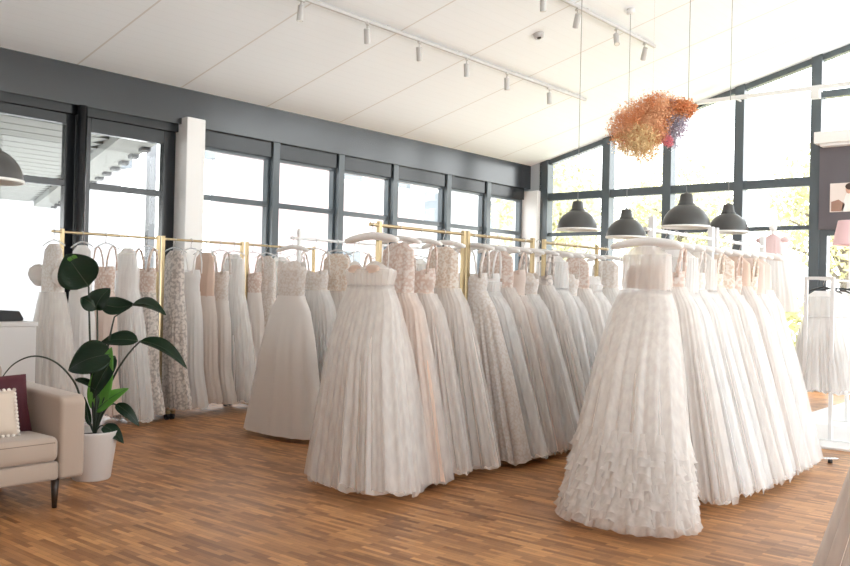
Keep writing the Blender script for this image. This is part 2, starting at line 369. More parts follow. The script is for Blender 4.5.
# unseen right wall, shop front added as daylight source; solid back wall
struct(MB().box(XR, YB - .2, 0, XR + .2, YE, .25).box(XR, YB - .2, 4.9, XR + .2, YE, cz(XR) + .1).box(XR, YB - .2, .25, XR + .2, 1.25, 4.9).build('wall_right', M['white_paint']))
struct(MB().prism([(-9.3, 0), (XR + .2, 0), (XR + .2, cz(XR + .2)), (-9.3, cz(-9.3))], 'y', YB - .2, YB).build('wall_back', M['white_paint']))
for i, (y0, y1) in enumerate(((1.25, 5.2), (5.25, 9.2), (9.25, 13.7))):
    b = MB(); x0, x1 = XR + .05, XR + .15
    b.box(x0, y0, .25, x1, y0 + .08, 4.9).box(x0, y1 - .08, .25, x1, y1, 4.9).box(x0, y0, .25, x1, y1, .33).box(x0, y0, 4.82, x1, y1, 4.9).box(x0, y0, 2.5, x1, y1, 2.58)
    o = struct(b.build('window_%d' % wn, M['anthracite'])); wn += 1
    MB().box(XR + .09, y0 + .08, .33, XR + .1, y1 - .08, 4.82).build('pane', M['glass'], o)
# ------------------------------------------------------------------ outside
struct(MB().box(-40, -20, -.3, -9.35, 50, -.12).box(XR + .25, -20, -.3, 30, 50, -.12).box(-9.35, -20, -.3, XR + .25, YB - .25, -.12).build('ground_paving', M['concrete']))
struct(MB().box(-9.35, 13.98, -.3, XR + .25, 50, -.12).build('ground_lawn', M['grass']))
can = thing('entrance_canopy', 'white slatted canopy with a slanting toothed edge outside the dark window bays', 'canopy', (-9.4, 5.6, 0))
def edge(x): return (-9.4 - x) * .385 + 5.6
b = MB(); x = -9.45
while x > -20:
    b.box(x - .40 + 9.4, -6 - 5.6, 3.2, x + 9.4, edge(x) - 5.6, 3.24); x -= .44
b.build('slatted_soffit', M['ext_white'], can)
MB().prism([(0, -11.6), (0, 0), (-10.6, edge(-20) - 5.6), (-10.6, -11.6)], 'z', 3.26, 3.3).build('deck', M['facade_grey'], can)
MB().prism([(0, 0), (0, .5), (-10.6, edge(-20) - 5.1), (-10.6, edge(-20) - 5.6)], 'z', 3.1, 3.34).build('edge_beam', M['ext_white'], can)
for i in range(15):
    x = -.5 - i * .68
    MB().prism([(x, -.385 * x + .38), (x - .2, -.385 * x + .45), (x - .2, -.385 * x + .58), (x, -.385 * x + .5)], 'z', 3.06, 3.11).build('bracket', M['tread'], can)
for q in ((-.4, -8), (-.4, -3.5), (-8, 1.8)): MB().box(q[0] - .06, q[1] - .06, -.12, q[0] + .06, q[1] + .06, 3.2).build('post', M['ext_steel'], can)
tag(MB().box(-12.1, 7.62, -.12, -12.0, 7.74, 4.6).build('steel_column', M['ext_steel']), 'grey steel column standing outdoors behind the canopy edge', 'column')
def house(name, label, x0, y0, x1, y1, h, m, rows):
    t = thing(name, label, 'building', ((x0 + x1) / 2, (y0 + y1) / 2, -.12)); hx, hy = (x1 - x0) / 2, (y1 - y0) / 2
    MB().box(-hx, -hy, 0, hx, hy, h).build('wall', m, t)
    MB().box(-hx - .2, -hy - .2, h, hx + .2, hy + .2, h + .3).build('roof', M['facade_grey'], t)
    for z, n in rows:
        for i in range(n):
            y = -hy + (i + .5) * 2 * hy / n
            f = MB().box(hx, y - .55, z, hx + .05, y + .55, z + 1.3).build('window', M['white_paint'], t)
            MB().box(hx + .05, y - .45, z + .1, hx + .06, y + .45, z + 1.2).build('pane', M['facade_grey'], f)
    return t
house('neighbour_building', 'pale pink house front outside the left windows', -19, 14, -15, 17.6, 7, M['facade_pink'], ((1.2, 2), (4, 2)))
house('neighbour_building', 'long pale grey building far outside the left windows', -26, 19, -20, 36, 6, M['facade'], ((1.2, 5), (3.8, 5)))
house('neighbour_building', 'low white building outside, left of the pink house', -28, 4, -21.5, 12.8, 4.6, M['facade'], ())
def tree(x, y, h, r, label, seed):
    rd = random.Random(seed); t = thing('tree', label, 'tree', (x, y, -.12), 0)
    b = MB().tube([(0, 0, 0), (.08, .05, h * .35), (-.05, .1, h * .7)], [.16, .12, .05], 8)
    for i in range(7):
        a = rd.random() * 6.3; z = h * (.3 + .05 * i); q = r * .75
        b.tube([(0, 0, z), (math.cos(a) * q * .5, math.sin(a) * q * .5, z + q * .5), (math.cos(a) * q, math.sin(a) * q, z + q * .7)], [.06, .04, .02], 6)
    b.build('trunk', M['bark'], t)
    vs, fs = [], []
    for i in range(5200):
        u = Vector((rd.gauss(0, 1), rd.gauss(0, 1), rd.gauss(0, 1))).normalized() * r * rd.random() ** .4
        c = Vector((u.x, u.y, h * .68 + u.z * 1.1)); s = .10
        p = [c + Vector((rd.uniform(-s, s), rd.uniform(-s, s), rd.uniform(-s, s))) for _ in range(3)]
        fs.append((len(vs), len(vs) + 1, len(vs) + 2)); vs += p
    MB().add(vs, fs).build('crown', M['foliage'], t)
tree(-13.5, 21.5, 5.6, 1.7, 'yellow-green tree outside the end wall, beside the corner pier', 1)
tree(-10.3, 23.5, 5.2, 1.7, 'yellow-green tree outside the end wall, behind the orange flower cloud', 2)
tree(-5.6, 21.5, 5.4, 1.6, 'yellow-green tree outside the widest end wall bay', 3)
tree(-20.5, 42.0, 7.5, 2.2, 'pale tree outdoors at the far end of the left windows', 4)
hb = thing('garden_hedge', 'low yellow-green hedge along the lawn outside the end wall', 'hedge', (-7, 26, -.12))
rd = random.Random(5); vs, fs = [], []
for i in range(5200):
    c = Vector((rd.uniform(-9, 9), rd.uniform(-.6, .6), rd.uniform(0, 1.5))); s = .17
    fs.append((len(vs), len(vs) + 1, len(vs) + 2)); vs += [c + Vector((rd.uniform(-s, s), rd.uniform(-s, s), rd.uniform(-s, s))) for _ in range(3)]
MB().add(vs, fs).build('foliage', M['foliage'], hb)

# ------------------------------------------------------------------ clothes rails
def rack(label, x, ys, z, m, group, over=.03, half=.26, name='clothes_rail', foot_z=.08, th=.016, stub=0, stub2=0):
    """one rack unit: two posts, top rail, base bar, two T feet on castors"""
    y0, y1 = ys; t = thing(name, label, 'clothes rail', (x, (y0 + y1) / 2, 0), 0, group); h = (y1 - y0) / 2
    for y in (-h, h):
        MB().box(-th, y - th, foot_z, th, y + th, z + over).build('post', m, t, bevel=.003)
        MB().box(-half, y - .018, foot_z - .02, half, y + .018, foot_z + .012).build('foot', m, t, bevel=.003)
        for sx in (-half + .03, half - .03):
            c = MB().tube([(sx, y - .014, .034), (sx, y + .014, .034)], .034, 14); c.box(sx - .01, y - .022, .034, sx + .01, y + .022, foot_z - .02)
            c.build('castor', M['black'], t)
    MB().tube([(0, -h - stub, z), (0, h + stub2, z)], .0125, 12).build('top_rail', m, t, smooth=False)
    MB().box(-.012, -h, foot_z + .02, .012, h, foot_z + .045).build('base_bar', m, t)
    return t
MIDX, MIDZ = -4.27, 1.81
rack('brass rail under the middle gowns, section nearest the camera', MIDX, (4.57, 5.555), MIDZ, M['brass'], 'brass rails in the middle row', stub=.1)
rack('brass rail under the middle gowns, centre section', MIDX, (5.615, 6.56), MIDZ, M['brass'], 'brass rails in the middle row')
rack('brass rail under the middle gowns, section nearest the end windows', MIDX, (6.75, 7.72), MIDZ, M['brass'], 'brass rails in the middle row', stub2=.22)
LX, LZ = -7.85, 1.825
rack('brass rail of the left row, section behind the plant', LX, (4.08, 5.1), LZ, M['brass'], 'brass rails in the left row', stub=.1)
rack('brass rail of the left row, centre section', LX, (5.16, 6.17), LZ, M['brass'], 'brass rails in the left row')
rack('brass rail of the left row, section behind the satin gown', LX, (6.24, 7.25), LZ, M['brass'], 'brass rails in the left row')
BX, BZ = -6.0, 1.80
rack('white rail behind the satin gown, nearest section', BX, (5.36, 6.4), BZ, M['white_metal'], 'white rails between left and middle rows', .09, stub=.1)
rack('white rail between left and middle rows, farther section', BX, (6.46, 7.5), BZ, M['white_metal'], 'white rails between left and middle rows', .09)
RX, RZ = -2.6, 1.79
rack('white rail of the right row, section nearest the camera', RX, (5.44, 6.44), RZ, M['white_metal'], 'white rails in the right row', .09, th=.02, stub=.1)
rack('white rail of the right row, farther section', RX, (6.53, 7.56), RZ, M['white_metal'], 'white rails in the right row', .09, th=.02)
# low white rack at the far right: two-post end frames
t = thing('clothes_rail', 'low white rail frame standing by the glazed door at right', 'clothes rail', (-2.5, 9.6, 0), 0)
for y in (-.75, .75):
    for x in (-.12, .12): MB().box(x - .018, y - .018, .02, x + .018, y + .018, 1.57).build('post', M['white_metal'], t, bevel=.003)
    MB().box(-.102, y - .016, 1.54, .102, y + .016, 1.57).build('crossbar', M['white_metal'], t)
    MB().box(-.3, y - .02, 0, .3, y + .02, .03).build('foot', M['white_metal'], t)
MB().tube([(0, -.75, 1.55), (0, .75, 1.55)], .012, 10).build('top_rail', M['white_metal'], t)

# ------------------------------------------------------------------ hangers
def short(lab): return ' '.join(lab.split()[:12])
def hanger_meshes(half, thick, m, nm):
    b = MB(); n = 15; pts = []; rs = []
    for i in range(n):
        u = -1 + 2 * i / (n - 1); pts.append((u * half, 0, -.08 - (.055 if m is not M['padded'] else .035) * abs(u) ** 1.6)); rs.append(thick * (1 - .35 * abs(u) ** 6))
    b.tube(pts, rs, 10)
    arm = b.mesh('arm', m, True)
    h = MB(); q = [(0, 0, -.075), (0, 0, -.045), (.008, 0, -.032)]
    for i in range(9):
        a = -PI / 4 - .3 + (PI * 1.35) * i / 8; q.append((.0215 * math.cos(a), 0, .0215 * math.sin(a)))
    h.tube(q, .0028, 6)
    return arm, h.mesh('hook', M['steel'], True)
HM = {'padded': hanger_meshes(.21, .02, M['padded'], 'padded'), 'clear': hanger_meshes(.21, .008, M['clear'], 'clear'), 'black': hanger_meshes(.17, .008, M['black'], 'black'), 'wide': hanger_meshes(.25, .028, M['padded'], 'wide')}
def hanger(kind, x, y, z, rz, label, group):
    t = thing('coat_hanger', label, 'hanger', (x, y, z), rz, group); a, h = HM[kind]
    for nm, me in (('arm', a), ('hook', h)):
        o = bpy.data.objects.new(nm, me); COL.objects.link(o); o.parent = t

# ------------------------------------------------------------------ gowns
def smooth(a, b, t):
    t = np.clip((t - a) / (b - a), 0, 1); return t * t * (3 - 2 * t)
def loft(name, m, parent, rings, n, top=None, fold=None, seed=0, ragged=0, pw=.85, arc=None):
    """rings: list of (z, ax, by, cx, cy, amp); fold count per loop"""
    rs = np.random.RandomState(seed)
    A, B = rings[-1][1], rings[-1][2]
    th = np.linspace(0, 2 * PI, 721); X = A * np.sign(np.cos(th)) * np.abs(np.cos(th)) ** pw; Y = B * np.sign(np.sin(th)) * np.abs(np.sin(th)) ** pw
    s = np.concatenate([[0], np.cumsum(np.hypot(np.diff(X), np.diff(Y)))]); per = s[-1]
    T = np.interp(np.linspace(0, per, n, endpoint=False), s, th); S = np.linspace(0, 2 * PI, n, endpoint=False)
    k = max(6, int(per / (fold or .11)))
    ph = rs.rand(6) * 6.28
    w = np.zeros(n)
    for q, (f, am) in enumerate(((k, 1), (int(k * 1.6) + 1, .45), (max(3, k // 2), .7), (max(2, k // 4), .5))):
        w += am * np.sin(f * S + ph[q] + .8 * np.sin(2 * S + ph[q]))
    w = w / 1.8
    w2 = np.sin((k + 3) * S + ph[5])
    sn = np.interp(S, np.linspace(0, 2 * PI, 49), np.append(rs.rand(48), .5)) - .3
    vs = []
    c, d = np.cos(T), np.sin(T)
    ex = np.sign(c) * np.abs(c) ** pw; ey = np.sign(d) * np.abs(d) ** pw
    R = len(rings)
    for i, (z, a, b, cx, cy, am) in enumerate(rings):
        t = i / (R - 1)
        nx, ny = b * c, a * d; L_ = np.hypot(nx, ny) + 1e-9
        nx, ny = nx / L_, ny / L_
        dd = am * (w * (1 - .35 * t) + .5 * t * w2 * w)
        zz = z + (top(T) * (1 - smooth(0, .12, np.full(n, t))) if top is not None else 0)
        if ragged: zz = zz + ragged * t ** 8 * (w * .5 + sn)
        zz = np.maximum(zz, .012) if ragged or z < .1 else zz
        vs.append(np.stack([cx + a * ex + dd * nx, cy + b * ey + dd * ny, zz + np.zeros(n)], 1))
    V = np.concatenate(vs)
    idx = np.arange(n); nx_ = (idx + 1) % n; fs = []
    for i in range(R - 1):
        fs.append(np.stack([i * n + idx, (i + 1) * n + idx, (i + 1) * n + nx_, i * n + nx_], 1))
    fs = np.concatenate(fs)
    me = bpy.data.meshes.new(name); me.vertices.add(len(V)); me.vertices.foreach_set('co', V.astype(np.float32).ravel())
    me.loops.add(fs.size); me.loops.foreach_set('vertex_index', fs.ravel().astype(np.int32))
    me.polygons.add(len(fs)); me.polygons.foreach_set('loop_start', np.arange(0, fs.size, 4, dtype=np.int32)); me.polygons.foreach_set('use_smooth', np.ones(len(fs), bool))
    me.update(); me.validate(); me.materials.append(m)
    o = bpy.data.objects.new(name, me); COL.objects.link(o); o.parent = parent
    return o

def gown(label, x, y, rail_z, rz=0, style='strapless', skirt='ivory', bodice='lace_ivory', veil='veil', a=.5, b=.11, lean=(0, 0), hem=.03,
         amp=.03, group=None, seed=0, waist=1.22, top=1.50, sheath=False, fold=.11, res=150, ragged=.02, name='wedding_gown', bust=.15, loop_half=.17, ground=0):
    t = thing(name, label, 'wedding gown', (x, y, 0), rz, group)
    sh_z = rail_z - .12
    th = np.linspace
    tops = None
    if style == 'cups':
        def tops(T): return np.where(np.sin(T) < .1, .05 * (1 - np.minimum(1, np.abs(np.abs(np.cos(T)) * 2.1 - 1)) ** 2) - .02, -.05)
    elif style in ('strapless', 'sweep'):
        def tops(T): return .045 * np.abs(np.sin(T)) * np.abs(np.cos(T) * 2 * np.sin(T)) - .03 * (np.abs(np.cos(T)) > .9)
    if style in ('strapless', 'cups', 'sweep'):
        R = [(top, bust, .07, 0, 0, .0), (top - .05, bust + .01, .085, 0, 0, 0), (top - .12, bust * .95, .078, 0, 0, .002), (waist, bust * .93, .07, 0, 0, .003)]
    elif style in ('straps', 'lace'):
        R = [(top + .02, bust * .95, .055, 0, 0, 0), (top - .05, bust, .075, 0, 0, 0), (top - .14, bust * .9, .07, 0, 0, .002), (waist, bust * .93, .07, 0, 0, .003)]
        def tops(T): return -.05 * (1 - np.abs(np.cos(T))) ** 2
    else:   # illusion or sleeves up to the shoulders
        R = [(sh_z + .005, bust * .5, .022, 0, 0, .001), (sh_z - .05, bust * .98, .04, 0, 0, .003), (top - .06, bust * 1.02, .075, 0, 0, .005), (waist, bust * .98, .075, 0, 0, .008)]
    rb = []
    for i in range(len(R) - 1):
        for q in range(4):
            u = q / 4; rb.append(tuple(R[i][j] * (1 - u) + R[i + 1][j] * u for j in range(6)))
    rb.append(R[-1])
    loft('bodice', F[bodice], t, rb, 72, tops, .08, seed + 3, pw=.95)
    # skirt
    K = 34; rr = []
    wa, wb = (bust * .935, .072) if style not in ('illusion', 'puff') else (bust * .985, .077)
    for i in range(K + 1):
        u = i / K; z = waist + .01 + (hem - waist - .01) * u
        if sheath: g = .22 * smooth(0, .22, u) + .12 * u + .66 * smooth(.55, 1.0, u) ** 1.6; gb = smooth(0, .3, u) * .6 + .4 * smooth(.6, 1, u)
        elif style == 'sweep': g = u ** 1.05; gb = .45 * smooth(0, .35, u) + .55 * u
        else: g = .12 * smooth(0, .12, u) + .88 * u ** .92; gb = .5 * smooth(0, .4, u) + .5 * u
        aa = wa + (a - wa) * g; bb = wb + (b - wb) * gb
        rr.append((z, aa, bb, lean[0] * u, lean[1] * u, amp * smooth(0, .55, u) * (.55 + .45 * u)))
    loft('skirt', F[skirt], t, rr, res, None, fold, seed, ragged=ragged if skirt != 'satin' else .006, pw=.82)
    if veil:
        up = [(z, aa + .013, bb + .010, cx, cy, .003) for (z, aa, bb, cx, cy, am) in (rb[2:-1] if style == 'cups' else rb[4:-1] if bodice in ('white', 'veil_bodice') else [])]
        r2_ = [(z + (.015 if i < 2 else (.02 if i < K - 1 else .012)), aa + .014 + .012 * i / K, bb + .010 + .006 * i / K, cx, cy, am * 1.2 + .002) for i, (z, aa, bb, cx, cy, am) in enumerate(rr)]
        loft('tulle_overlay', F[veil], t, up + r2_, res, None, fold * .7, seed + 11, ragged=ragged * 1.6, pw=.82)
    # what it hangs by
    if ground == 0:
        if style in ('strapless', 'cups', 'sweep'):
            for s in (-1, 1):
                MB().tube([(s * loop_half * .96, 0, top - .02), (s * loop_half, .0, (top + sh_z) / 2), (s * loop_half * .92, 0, sh_z + .02)], .0035, 6).build('hanging_loop', F['satin'], t)
        elif style in ('straps', 'lace'):
            for s in (-1, 1):
                q = []
                for i in range(7):
                    u = i / 6; q.append((s * (bust * .78 + .02 * math.sin(PI * u)), -.055 * math.cos(PI * u), top - .02 + (sh_z - top + .03) * math.sin(PI * u)))
                o = MB().tube(q, .009 if style == 'straps' else .014, 8).build('strap', F[bodice], t, smooth=True)
    if style == 'cups':
        for s in (-1, 1):
            vs, fs = [], []; n = 16; kk = 8
            for i in range(kk + 1):
                for j in range(n + 1):
                    al = PI * j / n; r = .07 * i / kk
                    vs.append((s * .085 + r * math.cos(al) * 1.0, -.066 - .028 * math.sqrt(max(0, 1 - (i / kk) ** 2)), top - .035 + r * math.sin(al) * .85 - .02 * (1 - (r / .07 * math.cos(al)) ** 2)))
            for i in range(kk):
                for j in range(n): q = i * (n + 1) + j; fs.append((q, q + 1, q + n + 2, q + n + 1))
            o = MB().add(vs, fs).build('padded_cup', F['nude'], t, smooth=True)
    if style == 'puff':
        for s in (-1, 1):
            b_ = MB(); n = 20; k_ = 10; vs = []; fs = []
            for i in range(k_ + 1):
                u = i / k_; r = .035 + .085 * math.sin(PI * min(1, u * 1.05)) ** .7; c0 = Vector((s * (bust + .03 + .1 * u), -.01, top - .0 - .17 * u))
                for j in range(n):
                    al = 2 * PI * j / n; rr_ = r * (1 + .09 * math.cos(7 * al + i))
                    vs.append(c0 + Vector((math.cos(al) * rr_ * .9 * s, math.sin(al) * rr_ * .8, math.cos(al) * rr_ * .5)))
            for i in range(k_):
                for j in range(n): fs.append((i * n + j, i * n + (j + 1) % n, (i + 1) * n + (j + 1) % n, (i + 1) * n + j))
            fs += [tuple(range(n)), tuple(range(k_ * n, k_ * n + n))]
            b_.add(vs, fs).build('puff_sleeve', F['veil_white'] if skirt == 'white' else F['ivory'], t, smooth=True)
    return t, rr

# --- middle row
GM = 'gowns on the brass rails in the middle row'
mid = [  # y, style, skirt, bodice, veil, a, b, lean, words
 (4.49, 'cups', 'ivory', 'ivory', 'veil', .43, .24, (.21, -.24), 'full ivory tulle ball gown with sweetheart cups, front of the middle row'),
 (4.78, 'illusion', 'nude', 'lace_blush', 'veil', .53, .12, (.03, -.12), 'sheer blush tulle gown tucked behind the sweetheart ball gown'),
 (5.02, 'straps', 'warm', 'lace_blush', 'veil', .50, .11, (.03, -.06), 'ivory gown with blush lace bodice, third in the middle row'),
 (5.30, 'illusion', 'ivory', 'lace_gold', 'veil', .52, .12, (.04, -.04), 'ivory tulle gown with champagne lace top, before the first double post'),
 (5.68, 'lace', 'lace_ivory', 'lace_ivory', None, .50, .11, (.06, 0), 'lace gown with wide lace straps just past the first double post'),
 (5.85, 'straps', 'white', 'white', 'veil_white', .56, .12, (.06, 0), 'plain white gown with wide train in the middle row'),
 (6.04, 'illusion', 'warm', 'lace_blush', 'veil', .52, .11, (.05, 0), 'warm ivory gown with rose lace bodice in the middle row'),
 (6.23, 'straps', 'blush', 'blush', 'veil', .50, .11, (.04, .02), 'slim blush gown with pleated straps in the middle row'),
 (6.42, 'strapless', 'white', 'lace_ivory', 'veil_white', .55, .12, (.06, .02), 'white tulle gown before the second double post'),
 (6.66, 'lace', 'ivory', 'lace_silver', 'veil', .55, .12, (.05, .02), 'ivory gown with beaded grey bodice between the second double posts'),
 (6.90, 'illusion', 'white', 'white', 'veil_white', .50, .12, (.03, 0), 'white gown with sheer shoulders past the second double post'),
 (7.10, 'strapless', 'white', 'lace_ivory', 'veil_white', .52, .12, (.04, 0), 'fluffy white tulle gown near the far end of the middle row'),
 (7.31, 'illusion', 'ivory', 'lace_blush', 'veil_white', .53, .12, (.04, 0), 'ivory tulle gown with blush lace top, third from the far end'),
 (7.52, 'strapless', 'white', 'white', 'veil_white', .56, .13, (.05, .04), 'wide white tulle gown beside the last brass post'),
 (7.90, 'illusion', 'white', 'lace_ivory', 'veil_white', .55, .18, (.03, .12), 'white gown on the outer end beyond the last brass post'),
]
for i, (y, st_, sk, bo, ve, a, b, ln, lab) in enumerate(mid):
    gown(lab, MIDX, y, MIDZ, 0, st_, sk, bo, ve, a, b, ln, seed=100 + i * 7, group=GM, amp=.035 if i else .03, res=200 if i < 6 else 150, hem=.04 + .03 * random.random(),
         top=1.52 if i == 0 else 1.5 + random.uniform(-.02, .03), bust=.2 if i == 0 else .15, waist=1.36 if i == 0 else random.uniform(1.3, 1.42), fold=.12 if i == 0 else .1, ragged=.03)
    hanger('wide' if i == 0 else 'padded', MIDX, y, MIDZ, 0, 'hanger of the ' + short(lab), 'hangers on the brass rails in the middle row')

# --- right row
GR = 'gowns on the white rails in the right row'
right = [
 (5.36, 'illusion', 'ivory', 'veil_bodice', 'veil', .37, .23, (.24, -.69), 'ruffled ivory ball gown with sheer blush top, front of the right row'),
 (5.64, 'lace', 'ivory', 'lace_blush', 'veil', .50, .12, (.04, -.14), 'tulle gown with rose appliqué bodice, second in the right row'),
 (5.82, 'illusion', 'white', 'white', 'veil_white', .50, .11, (.05, -.04), 'pleated white gown with plain sheer top in the right row'),
 (5.98, 'straps', 'ivory', 'lace_ivory', 'veil_white', .52, .11, (.05, -.02), 'pleated ivory gown with pale lace bodice in the right row'),
 (6.15, 'illusion', 'white', 'veil_bodice', 'veil_white', .51, .11, (.05, 0), 'white tulle gown with see-through bodice in the right row'),
 (6.31, 'lace', 'ivory', 'lace_gold', 'veil', .52, .11, (.05, 0), 'ivory gown with champagne lace bodice at the double white post'),
 (6.53, 'illusion', 'ivory', 'lace_gold', 'veil_white', .52, .11, (.05, 0), 'ivory gown with golden sheer lace top past the double white post'),
 (6.69, 'straps', 'white', 'lace_blush', 'veil_white', .50, .11, (.04, .02), 'white gown with blush lace bodice in the farther right row'),
 (6.86, 'illusion', 'warm', 'nude', 'veil', .5, .11, (.04, .02), 'tulle gown with nude bodice in the farther right row'),
 (7.03, 'lace', 'ivory', 'lace_gold', 'veil_white', .50, .11, (.04, .02), 'ivory gown with sparkling champagne bodice in the farther right row'),
 (7.19, 'illusion', 'white', 'blush', 'veil_white', .50, .11, (.04, .03), 'white gown with pale pink top in the farther right row'),
 (7.34, 'illusion', 'ivory', 'blush', 'veil_white', .48, .12, (.03, .03), 'ivory gown with blush top at the last white post'),
]
FR = None
for i, (y, st_, sk, bo, ve, a, b, ln, lab) in enumerate(right):
    r_ = gown(lab, RX, y, RZ, 0, st_, sk, bo, ve, a, b, ln, seed=300 + i * 7, group=GR, amp=.03, res=240 if i < 4 else 170, hem=.05,
         bust=.165 if i == 0 else .15, waist=1.36 if i == 0 else random.uniform(1.32, 1.42), fold=.16 if i == 0 else .075, ragged=.035)
    if i == 0: FR = r_
    hanger('wide' if i in (0, 11) else 'padded', RX, y, RZ, 0, 'hanger of the ' + short(lab), 'hangers on the white rails in the right row')
# nude lining inside the sheer top of the front gown
loft('lining', F['nude'], FR[0], [(1.55, .11, .035, 0, 0, 0), (1.50, .135, .05, 0, 0, 0), (1.46, .135, .05, 0, 0, 0), (1.40, .13, .05, 0, 0, 0)], 40, None, .1, 5)
# frothy organza flounces along its hem
def flounces(parent, rr, seed, n=11):
    rs = random.Random(seed)
    for i in range(n):
        u1 = .66 + .34 * (i + 1) / n; u0 = u1 - .07; ring = []
        for q in range(5):
            u = u0 + (u1 - u0) * q / 4; f = u * (len(rr) - 1); k_ = min(len(rr) - 2, int(f)); fr = f - k_
            z, a, b, cx, cy, am = [rr[k_][j] * (1 - fr) + rr[k_ + 1][j] * fr for j in range(6)]
            v = q / 4; out = .018 + (.012 + .03 * v) * (.5 + .5 * i / n)
            ring.append((max(z, .02), a + out, b + out, cx, cy, .004 + .018 * v))
        o = loft('flounce', F['ruffle'], parent, ring, 420, None, .09, seed + i * 5, ragged=.02, pw=.82)
flounces(FR[0], FR[1], 3)

# --- left row, slim gowns
GL = 'gowns on the brass rails in the left row'
left = [
 (4.00, 'puff', 'ivory', 'lace_ivory', 'veil', .34, .14, (.05, -.02), False, 'ivory gown with puff sleeves at the near end of the left row'),
 (4.28, 'illusion', 'white', 'white', None, .28, .11, (.03, 0), True, 'plain white gown behind the tallest plant leaf, left row'),
 (4.52, 'straps', 'blush', 'lace_blush', None, .27, .1, (.03, 0), True, 'slim blush gown behind the plant, left row'),
 (4.76, 'illusion', 'white', 'white', 'veil_white', .34, .11, (.08, 0), False, 'white flowing gown reaching the floor right of the plant pot'),
 (4.97, 'lace', 'lace_silver', 'lace_blush', None, .30, .1, (.05, 0), True, 'blush gown covered in silver grey beading, left row'),
 (5.30, 'illusion', 'lace_silver', 'lace_silver', None, .28, .1, (.05, 0), True, 'beaded champagne lace gown beside the double brass post, left row'),
 (5.50, 'straps', 'white', 'white', None, .28, .1, (.03, 0), True, 'smooth white column gown in the left row centre'),
 (5.68, 'illusion', 'warm', 'nude', None, .28, .1, (.03, 0), True, 'champagne column gown with nude lining, left row'),
 (5.87, 'lace', 'satin', 'lace_ivory', None, .28, .1, (.03, 0), True, 'ivory satin column gown in the left row'),
 (6.06, 'illusion', 'white', 'white', 'veil_white', .33, .11, (.06, 0), False, 'white gown with frilled lace hem, left row'),
 (6.32, 'straps', 'ivory', 'lace_blush', None, .28, .1, (.02, 0), True, 'ivory gown with blush top past the far double brass post'),
 (6.52, 'illusion', 'lace_ivory', 'lace_ivory', None, .28, .1, (.02, 0), True, 'lace column gown left of the satin ball gown'),
 (6.72, 'illusion', 'white', 'white', 'veil_white', .34, .11, (.04, 0), False, 'white tulle gown half hidden by the satin ball gown'),
 (6.95, 'straps', 'ivory', 'lace_ivory', None, .3, .11, (.02, 0), True, 'ivory gown at the far end of the left row'),
]
for i, (y, st_, sk, bo, ve, a, b, ln, sh, lab) in enumerate(left):
    gown(lab, LX, y, LZ, 0, st_, sk, bo, ve, a, b, ln, seed=500 + i * 7, group=GL, amp=.022, res=130, hem=.05 + .07 * random.random() if i != 3 else .03,
         waist=random.uniform(1.18, 1.3), sheath=sh, fold=.08, ragged=.02, bust=.15)
    hanger('clear', LX, y, LZ, 0, 'hanger of the ' + short(lab), 'clear hangers on the left row')

# --- row behind, with the satin gown
GB = 'gowns on the white rails between left and middle rows'
back = [
 (5.28, 'strapless', 'satin', 'lace_ivory', None, .50, .18, (-.06, -.0), 'ivory satin ball gown with beaded strapless bodice between left and middle rows'),
 (5.56, 'straps', 'white', 'lace_ivory', 'veil_white', .45, .12, (.05, 0), 'white pleated gown right behind the satin ball gown'),
 (5.84, 'illusion', 'ivory', 'lace_gold', 'veil', .42, .11, (.04, 0), 'ivory gown with champagne lace top behind the satin ball gown'),
 (6.12, 'lace', 'white', 'lace_blush', 'veil_white', .45, .11, (.04, 0), 'white gown with blush bodice between the satin gown and the middle row'),
 (6.55, 'illusion', 'ivory', 'lace_gold', 'veil_white', .45, .12, (.03, 0), 'golden-topped gown seen left of the sweetheart ball gown'),
 (6.78, 'straps', 'blush', 'lace_blush', 'veil', .45, .11, (.03, 0), 'blush tulle gown half hidden behind the sweetheart ball gown'),
 (7.00, 'illusion', 'white', 'white', 'veil_white', .45, .11, (.03, 0), 'white gown mostly hidden by the middle row'),
 (7.25, 'lace', 'ivory', 'lace_ivory', 'veil_white', .45, .12, (.03, 0), 'ivory gown at the hidden far end behind the middle row'),
]
for i, (y, st_, sk, bo, ve, a, b, ln, lab) in enumerate(back):
    gown(lab, BX, y, BZ, 0, st_, sk, bo, ve, a, b, ln, seed=700 + i * 7, group=GB, amp=.03 if i else .022, res=150 if i else 200, hem=.04,
         waist=1.27 if i == 0 else random.uniform(1.3, 1.4), top=1.56 if i == 0 else 1.5, fold=.26 if i == 0 else .09, bust=.17)
    hanger('padded' if i == 0 else 'clear', BX, y, BZ, 0, 'hanger of the ' + short(lab), 'hangers behind the satin gown')

# --- short fluffy dresses on the low rack
for i, (y, lab) in enumerate(((8.98, 'short fluffy white dress at the front of the low white rail'), (9.3, 'second short fluffy white dress on the low white rail'), (9.62, 'third short fluffy white dress on the low white rail'), (9.95, 'short fluffy white dress at the far end of the low white rail'))):
    gown(lab, -2.5, y, 1.55, 0, 'illusion', 'white', 'white', 'veil_white', .31 - .01 * i, .155, (.04, 0), hem=.46, seed=900 + i, amp=.02, fold=.06, waist=1.16, top=1.28, bust=.16, res=130, group='short dresses on the low rail')
    hanger('black', -2.5, y, 1.55, 0, 'black hanger of the ' + short(lab), 'black hangers on the low rail')

